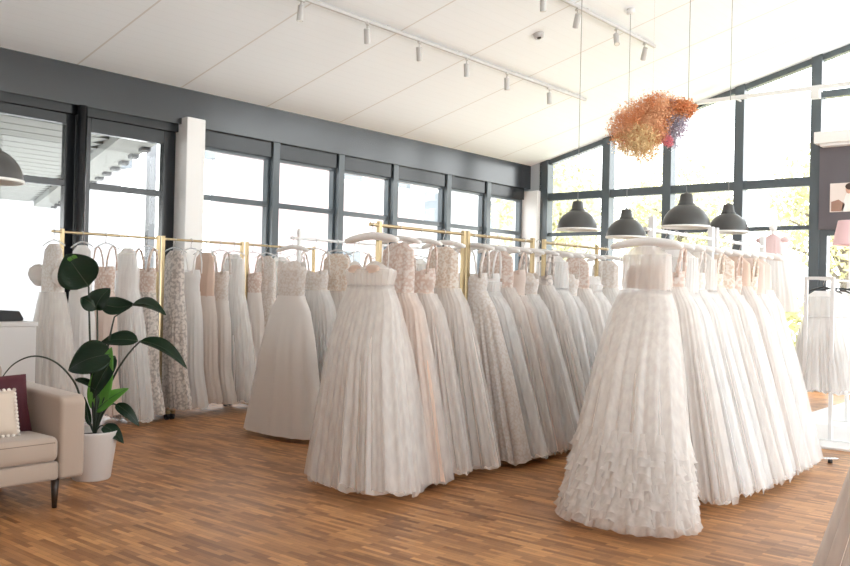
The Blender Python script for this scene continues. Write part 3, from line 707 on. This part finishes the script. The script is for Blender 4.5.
# ------------------------------------------------------------------ gown on a dress form, lower right
FX, FY = -.54, 4.19
df = thing('dress_form', 'linen dress form on a pole at the lower right edge', 'dress form', (FX, FY, 0))
MB().lathe([(.055, 1.62), (.06, 1.58), (.1, 1.56), (.19, 1.5), (.18, 1.42), (.17, 1.32), (.135, 1.18), (.16, 1.05), (.18, .95), (.15, .9)], 28).build('torso', M['dummy'], df, smooth=True).scale = (1, .42, 1)
MB().tube([(0, 0, .05), (0, 0, .93)], .016, 10).build('pole', M['black'], df)
MB().lathe([(.2, 0), (.2, .02), (.03, .05), (.02, .07)], 28).build('base', M['black'], df, smooth=True)
gown('cream skirted gown on the dress form at the lower right edge', FX, FY, 1.81, 0, 'strapless', 'warm', 'lace_ivory', 'veil', .62, .60, (0, 0), hem=.03, seed=41, amp=.03, waist=1.2, top=1.46, bust=.215, res=260, fold=.2, ground=1)

# ------------------------------------------------------------------ sofa
sx0, sx1, syf = -5.86, -5.0, 2.78
sofa = thing('sofa', 'beige upholstered sofa on dark tapered legs, cut off by the left edge', 'sofa', (-5.43, 1.8, 0))
def sb(name, x0, y0, z0, x1, y1, z1, m, bev=.03, par=None, seg=4):
    o = MB().box(x0 + 5.43, y0 - 1.8, z0, x1 + 5.43, y1 - 1.8, z1).build(name, m, par or sofa, smooth=True)
    b = o.modifiers.new('bevel', 'BEVEL'); b.width = bev; b.segments = seg; b.limit_method = 'ANGLE'; b.angle_limit = .6
    return o
sb('base', sx0, .9, .18, sx1 + .0, 2.62, .29, M['sofa'], .02)
# arm: slightly tapered slab with rounded front
pts = [(sx1, .18), (sx1 + .005, .64), (sx1 - .03, .675), (sx0 + .05, .70), (sx0, .68), (sx0, .18)]
arm = MB().prism([(p[0] + 5.43, p[1]) for p in pts], 'y', 2.62 - 1.8, 2.78 - 1.8).build('arm', M['sofa'], sofa, smooth=True)
b = arm.modifiers.new('bevel', 'BEVEL'); b.width = .028; b.segments = 4; b.limit_method = 'ANGLE'; b.angle_limit = .3
arm2 = MB().prism([(p[0] + 5.43, p[1]) for p in pts], 'y', .74 - 1.8, .9 - 1.8).build('arm', M['sofa'], sofa, smooth=True)
b = arm2.modifiers.new('bevel', 'BEVEL'); b.width = .028; b.segments = 4; b.limit_method = 'ANGLE'; b.angle_limit = .3
sb('backrest', sx0 - .1, .9, .18, sx0 + .12, 2.62, .82, M['sofa'], .05)
for y0, y1 in ((.91, 1.755), (1.765, 2.612)):
    cu = sb('seat_cushion', sx0 + .12, y0, .29, sx1 + .015, y1, .44, M['sofa'], .04)
    pp = MB()
    X0, X1 = sx0 + .15 + 5.43, sx1 + .011 + 5.43
    pp.tube([(X1, y0 + .03 - 1.8, .405), (X1, y1 - .03 - 1.8, .405)], .004, 6)
    pp.build('piping', M['piping'], cu)
for x, y in ((sx1 - .07, 2.63), (sx1 - .07, .9), (sx0 + .06, 2.63), (sx0 + .06, .9)):
    MB().lathe([(.014, 0), (.026, .19)], 12, (x + 5.43, y - 1.8, 0)).build('leg', M['walnut'], sofa, smooth=True)
def cushion(name, label, c, w, h, th, m, rx, ry, rz, poms=False):
    t = thing(name, label, 'cushion', c); t.rotation_euler = (rx, ry, rz)
    vs, fs = [], []; n = 18
    for side in (1, -1):
        for i in range(n + 1):
            for j in range(n + 1):
                u, v = -1 + 2 * i / n, -1 + 2 * j / n; e = (1 - u ** 4) * (1 - v ** 4); pin = 1 - .07 * (1 - (abs(u * v)))
                vs.append((side * th * e ** .5 * .5, u * w / 2 * (1 - .06 * (1 - v * v) ** 2 * 0 - .05 * (1 - abs(v)) * abs(u)), v * h / 2 * (1 - .05 * (1 - abs(u)) * abs(v))))
    for s in range(2):
        o = s * (n + 1) ** 2
        for i in range(n):
            for j in range(n): q = o + i * (n + 1) + j; f = (q, q + n + 1, q + n + 2, q + 1); fs.append(f if s == 0 else f[::-1])
    MB().add(vs, fs).build('cover', m, t, smooth=True)
    if poms:
        b = MB()
        for i in range(13):
            u = -1 + 2 * i / 12
            for s in (-1, 1): b.ball((0, s * w * .5, u * h * .5), .012, 8, 5); b.ball((0, u * w * .5, s * h * .5), .012, 8, 5)
        b.build('pompom_trim', M['pom'], t, smooth=True)
    return t
cushion('burgundy_cushion', 'burgundy velvet cushion leaning in the sofa corner', (-5.36, 2.39, .605), .42, .36, .13, M['burgundy'], 0, -.28, .0)
cushion('pompom_cushion', 'small cream cushion with white pompom edging on the sofa', (-5.215, 2.27, .575), .36, .27, .10, M['cream'], 0, -.3, -.06, True)

# ------------------------------------------------------------------ potted plant
PX, PY = -5.655, 3.195
pl = thing('potted_plant', 'tall large-leaved plant in a white ribbed pot beside the sofa', 'plant', (PX, PY, 0))
MB().lathe([(.115, 0), (.125, .01), (.165, .32), (.172, .335), (.16, .335), (.152, .30), (.0, .30)], 60, ribs=30, rib=.012, cap=False).add([(0, 0, .002), (.1, 0, .002), (0, .1, .002)], [(0, 1, 2)]).build('pot', M['pot'], pl, smooth=True)
MB().lathe([(.15, .295), (.08, .305), (.0, .31)], 24, cap=False).build('soil', M['soil'], pl, smooth=True)
VR = r2.copy()                                   # direction most leaf blades spread in
def W(x, y, z): return Vector((x - PX, y - PY, z))
def stem(p0, p1, bend=(0, 0, 0), r=.008):
    p0, p1 = Vector(p0), Vector(p1); md = (p0 + p1) / 2 + Vector(bend)
    q = [(p0 * (1 - u) ** 2 + md * 2 * u * (1 - u) + p1 * u * u) for u in [i / 10 for i in range(11)]]
    MB().tube(q, [r * (1.3 - .6 * i / 10) for i in range(11)], 8).build('stem', M['stem'], pl, smooth=True)
def leaf(base, tip, width, facing, m='leaf', droop=.03, cup=.25, wave=0):
    """blade from base to tip, half-width along side vector, facing normal"""
    base, tip = Vector(base), Vector(tip); ax = (tip - base); Ln = ax.length; ax.normalize(); nrm = Vector(facing); nrm = (nrm - ax * nrm.dot(ax)).normalized(); sd = ax.cross(nrm)
    vs, fs = [], []; n = 16; k_ = 8; mid_ = []
    for i in range(n + 1):
        u = i / n; w = width * .5 * (math.sin(PI * min(1, u ** .72)) ** .75) * (1 - .1 * u); w = max(w, .0015)
        c = base + ax * Ln * u + nrm * droop * math.sin(PI * u) - Vector((0, 0, 1)) * droop * u * u
        mid_.append(c + nrm * .003)
        for j in range(k_ + 1):
            s = -1 + 2 * j / k_; vs.append(c + sd * s * w + nrm * (cup * w * s * s + wave * math.sin(u * 22) * abs(s) * .6))
    for i in range(n):
        for j in range(k_): q = i * (k_ + 1) + j; fs.append((q, q + 1, q + k_ + 2, q + k_ + 1))
    o = MB().add(vs, fs).build('leaf', M[m], pl, smooth=True)
    s = o.modifiers.new('thickness', 'SOLIDIFY'); s.thickness = .0015
    b = MB().tube(mid_, [.003 * (1 - .8 * i / n) for i in range(n + 1)], 6).build('midrib', M['vein'], o, smooth=True)
TC = Vector((.64, -.77, .0))                     # towards the viewer's side of the room
B0 = W(-5.67, 3.22, .30)
stem(B0, W(-5.73, 3.18, 1.33), (-.03, 0, .05)); leaf(W(-5.73, 3.18, 1.33), W(-5.845, 3.07, 1.57), .30, TC + Vector((-.2, .2, .2)), droop=.02)
leaf(W(-5.80, 3.12, 1.50), W(-5.83, 3.10, 1.57), .07, TC, 'leaf_lit')  # small bright blade added as the lit patch of the big leaf
stem(B0, W(-5.68, 3.22, 1.19), (.03, 0, .0)); leaf(W(-5.69, 3.21, 1.17), W(-5.62, 3.28, 1.34), .17, TC + Vector((0, 0, .5)), droop=.02)
leaf(W(-5.68, 3.22, 1.17), W(-5.76, 3.14, 1.27), .15, TC + Vector((.3, .1, .8)), droop=.02)
stem(B0, W(-5.59, 3.30, 1.12), (-.02, 0, .1)); leaf(W(-5.66, 3.24, 1.21), W(-5.49, 3.39, 1.18), .15, TC + Vector((0, 0, .6)), droop=-.03)
stem(W(-5.59, 3.30, 1.12), W(-5.50, 3.38, 1.20), (0, 0, .0), .004); leaf(W(-5.50, 3.38, 1.21), W(-5.31, 3.53, 1.17), .15, TC * .5 + Vector((0, 0, 1)), droop=.03)
stem(B0, W(-5.45, 3.42, .955), (-.05, -.05, .12)); leaf(W(-5.46, 3.42, .955), W(-5.19, 3.63, .81), .14, TC * .5 + Vector((0, 0, 1)), droop=.04, cup=.4)
leaf(W(-5.46, 3.41, .955), W(-5.67, 3.24, .955), .14, TC + Vector((0, 0, .9)), droop=.02, cup=.3)
stem(B0, W(-5.60, 3.30, .85), (-.02, 0, .1)); leaf(W(-5.60, 3.30, .86), W(-5.83, 3.10, .79), .24, TC + Vector((0, 0, .25)), droop=.05, cup=.3)
leaf(W(-5.585, 3.31, .85), W(-5.70, 3.20, .56), .13, TC, droop=.03)
stem(B0, W(-5.64, 3.26, .5), (0, 0, 0)); leaf(W(-5.68, 3.23, .45), W(-5.60, 3.29, .93), .17, TC, 'leaf_lit', droop=.02)
leaf(W(-5.67, 3.22, .46), W(-5.50, 3.37, .645), .12, TC + Vector((0, 0, .7)), 'leaf_lit', droop=.02)
stem(B0, W(-5.58, 3.32, .51), (.0, 0, .14)); leaf(W(-5.58, 3.32, .51), W(-5.45, 3.43, .39), .09, TC + Vector((0, 0, .9)), droop=.03)
stem(B0, W(-5.62, 3.26, .36), (0, 0, .05), .005); leaf(W(-5.62, 3.25, .36), W(-5.48, 3.33, .27), .11, TC * .7 + Vector((0, 0, 1)), droop=.02)
q = [B0, W(-5.75, 3.17, .5), W(-5.80, 3.13, .66), W(-5.90, 3.05, .79), W(-6.01, 2.95, .835), W(-6.12, 2.86, .78), W(-6.2, 2.80, .66), W(-6.24, 2.77, .55)]
qq = []
for i in range(len(q) - 1):
    p0, p1, p2, p3 = q[max(0, i - 1)], q[i], q[i + 1], q[min(len(q) - 1, i + 2)]
    for j in range(6):
        u = j / 6; qq.append(.5 * ((2 * p1) + (p2 - p0) * u + (2 * p0 - 5 * p1 + 4 * p2 - p3) * u * u + (3 * p1 - p0 - 3 * p2 + p3) * u ** 3))
MB().tube(qq, [.009 - .006 * i / len(qq) for i in range(len(qq))], 8).build('arching_stem', M['stem'], pl, smooth=True)
leaf(W(-5.79, 3.13, .68), W(-5.64, 3.25, .60), .07, TC * .5 + Vector((0, 0, 1)), droop=.02)
leaf(W(-5.70, 3.20, .36), W(-5.73, 3.17, .56), .05, TC, droop=.0)

# ------------------------------------------------------------------ counter at the left edge
ct = thing('reception_counter', 'white counter behind the sofa at the left edge', 'counter', (-7.55, 2.7, 0))
MB().box(-.4, -1.3, 0, .39, .82, .985).build('body', M['desk'], ct, bevel=.004)
MB().box(-.41, -1.31, .985, .40, .83, 1.02).build('top', M['desk'], ct, bevel=.004)
MB().box(-.36, -1.25, 0, .395, .78, .06).build('plinth', M['white_metal'], ct)
pr = thing('desk_printer', 'small black box-shaped device standing on the white counter', 'printer', (-7.45, 3.36, 1.02), .1)
MB().prism([(-.13, 0), (.12, 0), (.13, .02), (.09, .085), (-.13, .095)], 'x', -.12, .12).build('housing', M['black'], pr, bevel=.006)
MB().box(-.08, -.135, .03, .08, -.128, .036).build('paper_slot', M['steel'], pr)
fl = thing('pink_blossom', 'pink blossom in a slim vase at the left edge of the counter', 'flower', (-7.35, 3.06, 1.02))
MB().lathe([(.035, 0), (.04, .06), (.018, .15), (.022, .17)], 20).build('vase', M['pot'], fl, smooth=True)
MB().tube([(0, 0, .12), (.0, 0, .2)], .004, 6).build('stalk', M['stem'], fl)
b = MB(); rd = random.Random(2)
for i in range(26):
    u = Vector((rd.gauss(0, 1), rd.gauss(0, 1), rd.gauss(0, 1))).normalized(); b.ball(tuple(Vector((0, 0, .235)) + u * .035), .028, 8, 5)
b.build('petals', mat('rose_petals', (.75, .25, .32), .8), fl, smooth=True)

# ------------------------------------------------------------------ pendant lamps
def pendant(label, x, y, z, R=.24):
    t = thing('pendant_lamp', label, 'lamp', (x, y, z), 0, 'grey dome pendant lamps'); s = R / .24
    P = [(.238, .012), (.236, .03), (.228, .075), (.208, .125), (.175, .170), (.135, .205), (.10, .225), (.085, .232)]
    outer = [(r * s, h * s) for r, h in P]; inner = [((r - .005) * s, (h - .004) * s) for r, h in P]
    MB().lathe(outer, 40, cap=False).build('shade', M['lamp'], t, smooth=True)
    MB().lathe(inner, 40, cap=False).build('shade_lining', M['lamp_in'], t, smooth=True)
    MB().lathe([(.232 * s, .0), (.243 * s, .0), (.246 * s, .006), (.243 * s, .02), (.236 * s, .02), (.232 * s, .0)], 40, cap=False).build('white_rim', M['lamp_in'], t, smooth=True)
    MB().lathe([(.086 * s, .228 * s), (.088 * s, .24 * s), (.074 * s, .255 * s), (.062 * s, .33 * s), (.056 * s, .345 * s), (.02 * s, .352 * s), (.006, .37 * s)], 28).build('socket_cap', M['lamp'], t, smooth=True)
    MB().ball((0, 0, .1 * s), .045 * s, 14, 8).lathe([(.02 * s, .13 * s), (.03 * s, .26 * s)], 12).build('bulb', M['bulb'], t, smooth=True)
    top = cz(x) - z
    MB().tube([(0, 0, .36 * s), (0, 0, top)], .0035, 6).build('cable', M['ext_steel'], t)
    MB().lathe([(.05, top - .06), (.05, top - .005)], 18).build('ceiling_rose', M['white_metal'], t, smooth=True)
pendant('grey dome pendant lamp hanging farthest left of the group of four by the end windows', -4.98, 8.55, 2.06, .225)
pendant('grey dome pendant lamp hanging lowest, just left of the orange flower cloud', -4.87, 9.50, 2.03, .235)
pendant('largest grey dome pendant lamp, right below the lilac side of the flower cloud', -3.66, 8.42, 2.04, .238)
pendant('grey dome pendant lamp partly behind the largest one, farthest right', -3.60, 9.38, 2.05, .215)
pendant('grey dome pendant lamp cut off by the left edge of the picture', -6.30, 2.72, 2.045, .235)

# ------------------------------------------------------------------ orange dried flower cloud
CC = Vector((-3.66, 7.62, 2.93))
cl = thing('dried_flower_cloud', 'hanging cloud of orange and lilac dried flowers below the ceiling', 'flower decoration', CC)
rr_ = Vector((.77, .64, 0))
def cloud(name, lobes, n, m, sz, seed, twigs=260):
    rd = random.Random(seed); vs, fs = [], []
    b = MB()
    for i in range(n):
        c0, (ra, rb, rc) = lobes[rd.randrange(len(lobes))]
        u = Vector((rd.gauss(0, 1), rd.gauss(0, 1), rd.gauss(0, 1))).normalized(); k = rd.random() ** .35 * (1 + .12 * rd.gauss(0, 1))
        p = rr_ * (c0[0] + u.x * ra * k) + Vector((-.64, .77, 0)) * (c0[1] + u.y * rb * k) + Vector((0, 0, c0[2] + u.z * rc * k)); s = sz * rd.uniform(.6, 1.5)
        o = len(vs)
        for q in range(4): vs.append(p + Vector((rd.gauss(0, 1), rd.gauss(0, 1), rd.gauss(0, 1))).normalized() * s)
        fs += [(o, o + 1, o + 2), (o, o + 2, o + 3)]
        if i < twigs:
            c = rr_ * c0[0] + Vector((0, 0, c0[2])); b.tube([c, (c + p) / 2 + Vector((0, 0, rd.uniform(-.03, .03))), p], [.003, .002, .001], 4)
    b.add(vs, fs).build(name, m, cl)
cloud('orange_blossoms', [((-.06, 0, .06), (.25, .2, .23)), ((-.22, 0, -.02), (.19, .17, .2)), ((.05, 0, .16), (.2, .16, .16)), ((.26, 0, .17), (.15, .13, .1)), ((-.02, 0, -.05), (.16, .15, .15))], 24000, M['orange'], .0088, 1)
cloud('cream_blossoms', [((-.2, 0, -.15), (.17, .15, .16)), ((-.06, 0, -.2), (.15, .13, .15)), ((-.12, -.1, -.1), (.15, .1, .12))], 8500, M['cream_flower'], .0085, 2, 90)
cloud('lilac_blossoms', [((.2, 0, -.03), (.11, .12, .17)), ((.26, 0, .05), (.09, .1, .12)), ((.17, 0, .15), (.05, .08, .12))], 5000, M['lilac'], .008, 3, 90)
cloud('pink_blossoms', [((.14, -.05, -.14), (.05, .05, .05)), ((.11, 0, -.1), (.06, .07, .06))], 1000, M['magenta'], .008, 4, 20)
MB().tube([(0, 0, .1), (0, 0, cz(CC.x) - CC.z)], .0012, 5).build('wire', M['steel'], cl)

# ------------------------------------------------------------------ track lights
def track(label, x, y0, y1):
    z = cz(x); t = thing('track_rail', label, 'light track', (x, (y0 + y1) / 2, z)); h = (y1 - y0) / 2
    MB().box(-.017, -h, -.05, .017, h, -.012).build('channel', M['track'], t)
    for i in range(int((y1 - y0) / 1.3) + 1):
        y = -h + .1 + i * 1.3
        if y < h: MB().box(-.012, y - .02, -.03, .012, y + .02, .03).build('bracket', M['track'], t)
track('white ceiling light track crossing the left half of the ceiling', -6.66, 3.2, 11.6)
track('white ceiling light track above the flower cloud', -5.17, 5.0, 10.8)
def spot(label, x, y, tilt, az, group):
    z = cz(x) - .05; t = thing('spotlight', label, 'spotlight', (x, y, z), az, group)
    MB().box(-.014, -.045, -.022, .014, .045, .0).build('adapter', M['track'], t)
    MB().tube([(0, 0, -.02), (0, 0, -.075)], .007, 8).build('arm', M['steel'], t)
    c = MB().lathe([(.034, -.11), (.034, .045), (.03, .05), (.028, .05)], 22).build('head', M['track'], t, smooth=False); c.location = (0, 0, -.115); c.rotation_euler = (tilt, 0, 0)
    l = MB().lathe([(.026, -.112), (.026, -.108)], 18).build('lens', M['bulb'], c)
gs = 'spotlights on the left track'
for (y, ti, az), w_ in zip(((5.9, -.1, 0), (6.86, .35, .6), (7.74, .3, .5), (8.65, .25, .5), (9.53, .25, .4), (10.58, .1, 0)), ('nearest', 'second nearest', 'third nearest', 'fourth nearest', 'second farthest', 'farthest')):
    spot(w_ + ' white spotlight on the track over the left half', -6.66, y, ti, az, gs)
for (y, ti, az), w_ in zip(((8.05, .05, 0), (8.78, .55, .9), (9.72, -.5, .7), (10.5, .6, .8)), ('upright white spotlight at the top edge of the picture', 'white spotlight tilted left on the right track', 'white spotlight tilted right on the right track', 'last white spotlight on the right track, nearest the flower cloud')):
    spot(w_, -5.17, y, ti, az, 'spotlights on the right track')
sm = thing('smoke_detector', 'round grey detector fixed on the bare ceiling between the two tracks', 'detector', (-5.85, 9.02, cz(-5.85)))
sm.rotation_euler = (0, -math.atan(.254), 0)
MB().lathe([(.055, -.05), (.065, -.02), (.07, 0)], 24).build('body', mat('detector_grey', (.5, .49, .49), .5), sm, smooth=True)
MB().lathe([(.02, -.062), (.03, -.05)], 16).build('sensor', M['black'], sm, smooth=True)

# ------------------------------------------------------------------ bits at the end wall
ck = thing('curtain_track', 'white bar running across the tall end windows', 'curtain track', (-3.3, 13.45, 4.45))
MB().box(-2.4, -.03, -.03, 3.5, .03, .03).build('bar', M['white_metal'], ck)
MB().box(-.66, -.05, -.16, -.54, .05, -.03).build('motor_box', M['white_metal'], ck)
for x in (-1.8, -.6, .6, 2.0): MB().box(x - .012, .03, -.012, x + .012, .36, .012).build('bracket', M['white_metal'], ck)
po = thing('bridal_poster', 'small photo print on the dark panel above the glazed door', 'poster', (-3.48, 13.69, 2.85))
MB().box(-.26, -.015, -.21, .26, .01, .21).build('board', mat('poster_paper', (.78, .70, .66), .5), po)
pm = mat('poster_skin_tone', (.62, .36, .27), .6); ph_ = mat('poster_hair_tone', (.06, .035, .03), .6); pf = mat('poster_foliage_tone', (.34, .2, .15), .6)
MB().prism([(-.10, -.21), (.10, -.21), (.07, .02), (.01, .12), (-.05, .02)], 'y', -.018, -.015).build('printed_figure', mat('poster_white_tone', (.9, .86, .84), .6), po)
MB().prism([(.0 + .045 * math.cos(a), .11 + .06 * math.sin(a)) for a in [i * PI / 8 for i in range(16)]], 'y', -.021, -.018).build('printed_face', pm, po)
MB().prism([(.02 + .07 * math.cos(a), .155 + .05 * math.sin(a)) for a in [i * PI / 8 for i in range(16)]], 'y', -.024, -.021).build('printed_hair', ph_, po)
MB().prism([(-.24, -.2), (-.08, -.2), (-.05, -.1), (-.14, -.03), (-.24, -.06)], 'y', -.018, -.015).build('printed_flowers', pf, po)
# pink shade floor lamp at the far right
pk = thing('pink_floor_lamp', 'floor lamp with pale pink shade at the right edge', 'lamp', (-2.93, 11.6, 0))
MB().lathe([(.2, 2.03), (.14, 2.33), (.138, 2.33), (.197, 2.03)], 32, cap=False).build('shade', M['pinkshade'], pk, smooth=True)
MB().tube([(0, 0, .02), (0, 0, 2.1)], .012, 10).build('pole', M['white_metal'], pk)
MB().lathe([(.15, 0), (.15, .02), (.02, .03)], 28).build('base', M['white_metal'], pk, smooth=True)
# small pink dress on a stand behind the right row
pd = thing('child_dress', 'small pale pink dress with white skirt standing behind the right row', 'dress', (-3.56, 10.7, 0))
MB().ball((0, 0, 2.2), .045, 14, 8).tube([(0, 0, 2.1), (0, 0, 2.18)], .02, 10).build('collar', F['white'], pd, smooth=True)
loft('pink_top', M['pink'], pd, [(2.12, .03, .03, 0, 0, 0), (2.07, .11, .05, 0, 0, .003), (1.98, .13, .07, 0, 0, .004), (1.88, .15, .09, 0, 0, .008)], 50, None, .06, 2)
for s in (-1, 1): MB().ball((s * .14, 0, 2.05), .05, 12, 8, (1.3, .8, .7)).build('sleeve', M['pink'], pd, smooth=True)
loft('white_skirt', F['white'], pd, [(1.89, .15, .09, 0, 0, .006), (1.7, .2, .14, 0, 0, .015), (1.4, .27, .2, 0, 0, .02), (1.2, .3, .22, 0, 0, .025)], 110, None, .06, 3)
MB().tube([(0, 0, .03), (0, 0, 2.1)], .012, 8).build('stand_pole', M['white_metal'], pd)
MB().lathe([(.17, 0), (.17, .02), (.02, .03)], 28).build('stand_base', M['white_metal'], pd, smooth=True)
rg = MB().box(-3.15, 8.45, .0, -1.0, 13.3, .018).build('floor_glare_sheet', M['sheet'])  # white layer added on the floor to imitate its glare
tag(rg, 'flat white floor-glare rug under the low white rail by the door', 'sheet')
fs_ = thing('door_stop', 'small grey door stop on the floor right of the right row', 'door stop', (-2.08, 7.75, 0), .6)
MB().box(-.06, -.02, .03, .06, .02, .045).build('plate', M['steel'], fs_, bevel=.003)
MB().lathe([(.018, 0), (.018, .032)], 16).build('foot', M['black'], fs_, smooth=True)
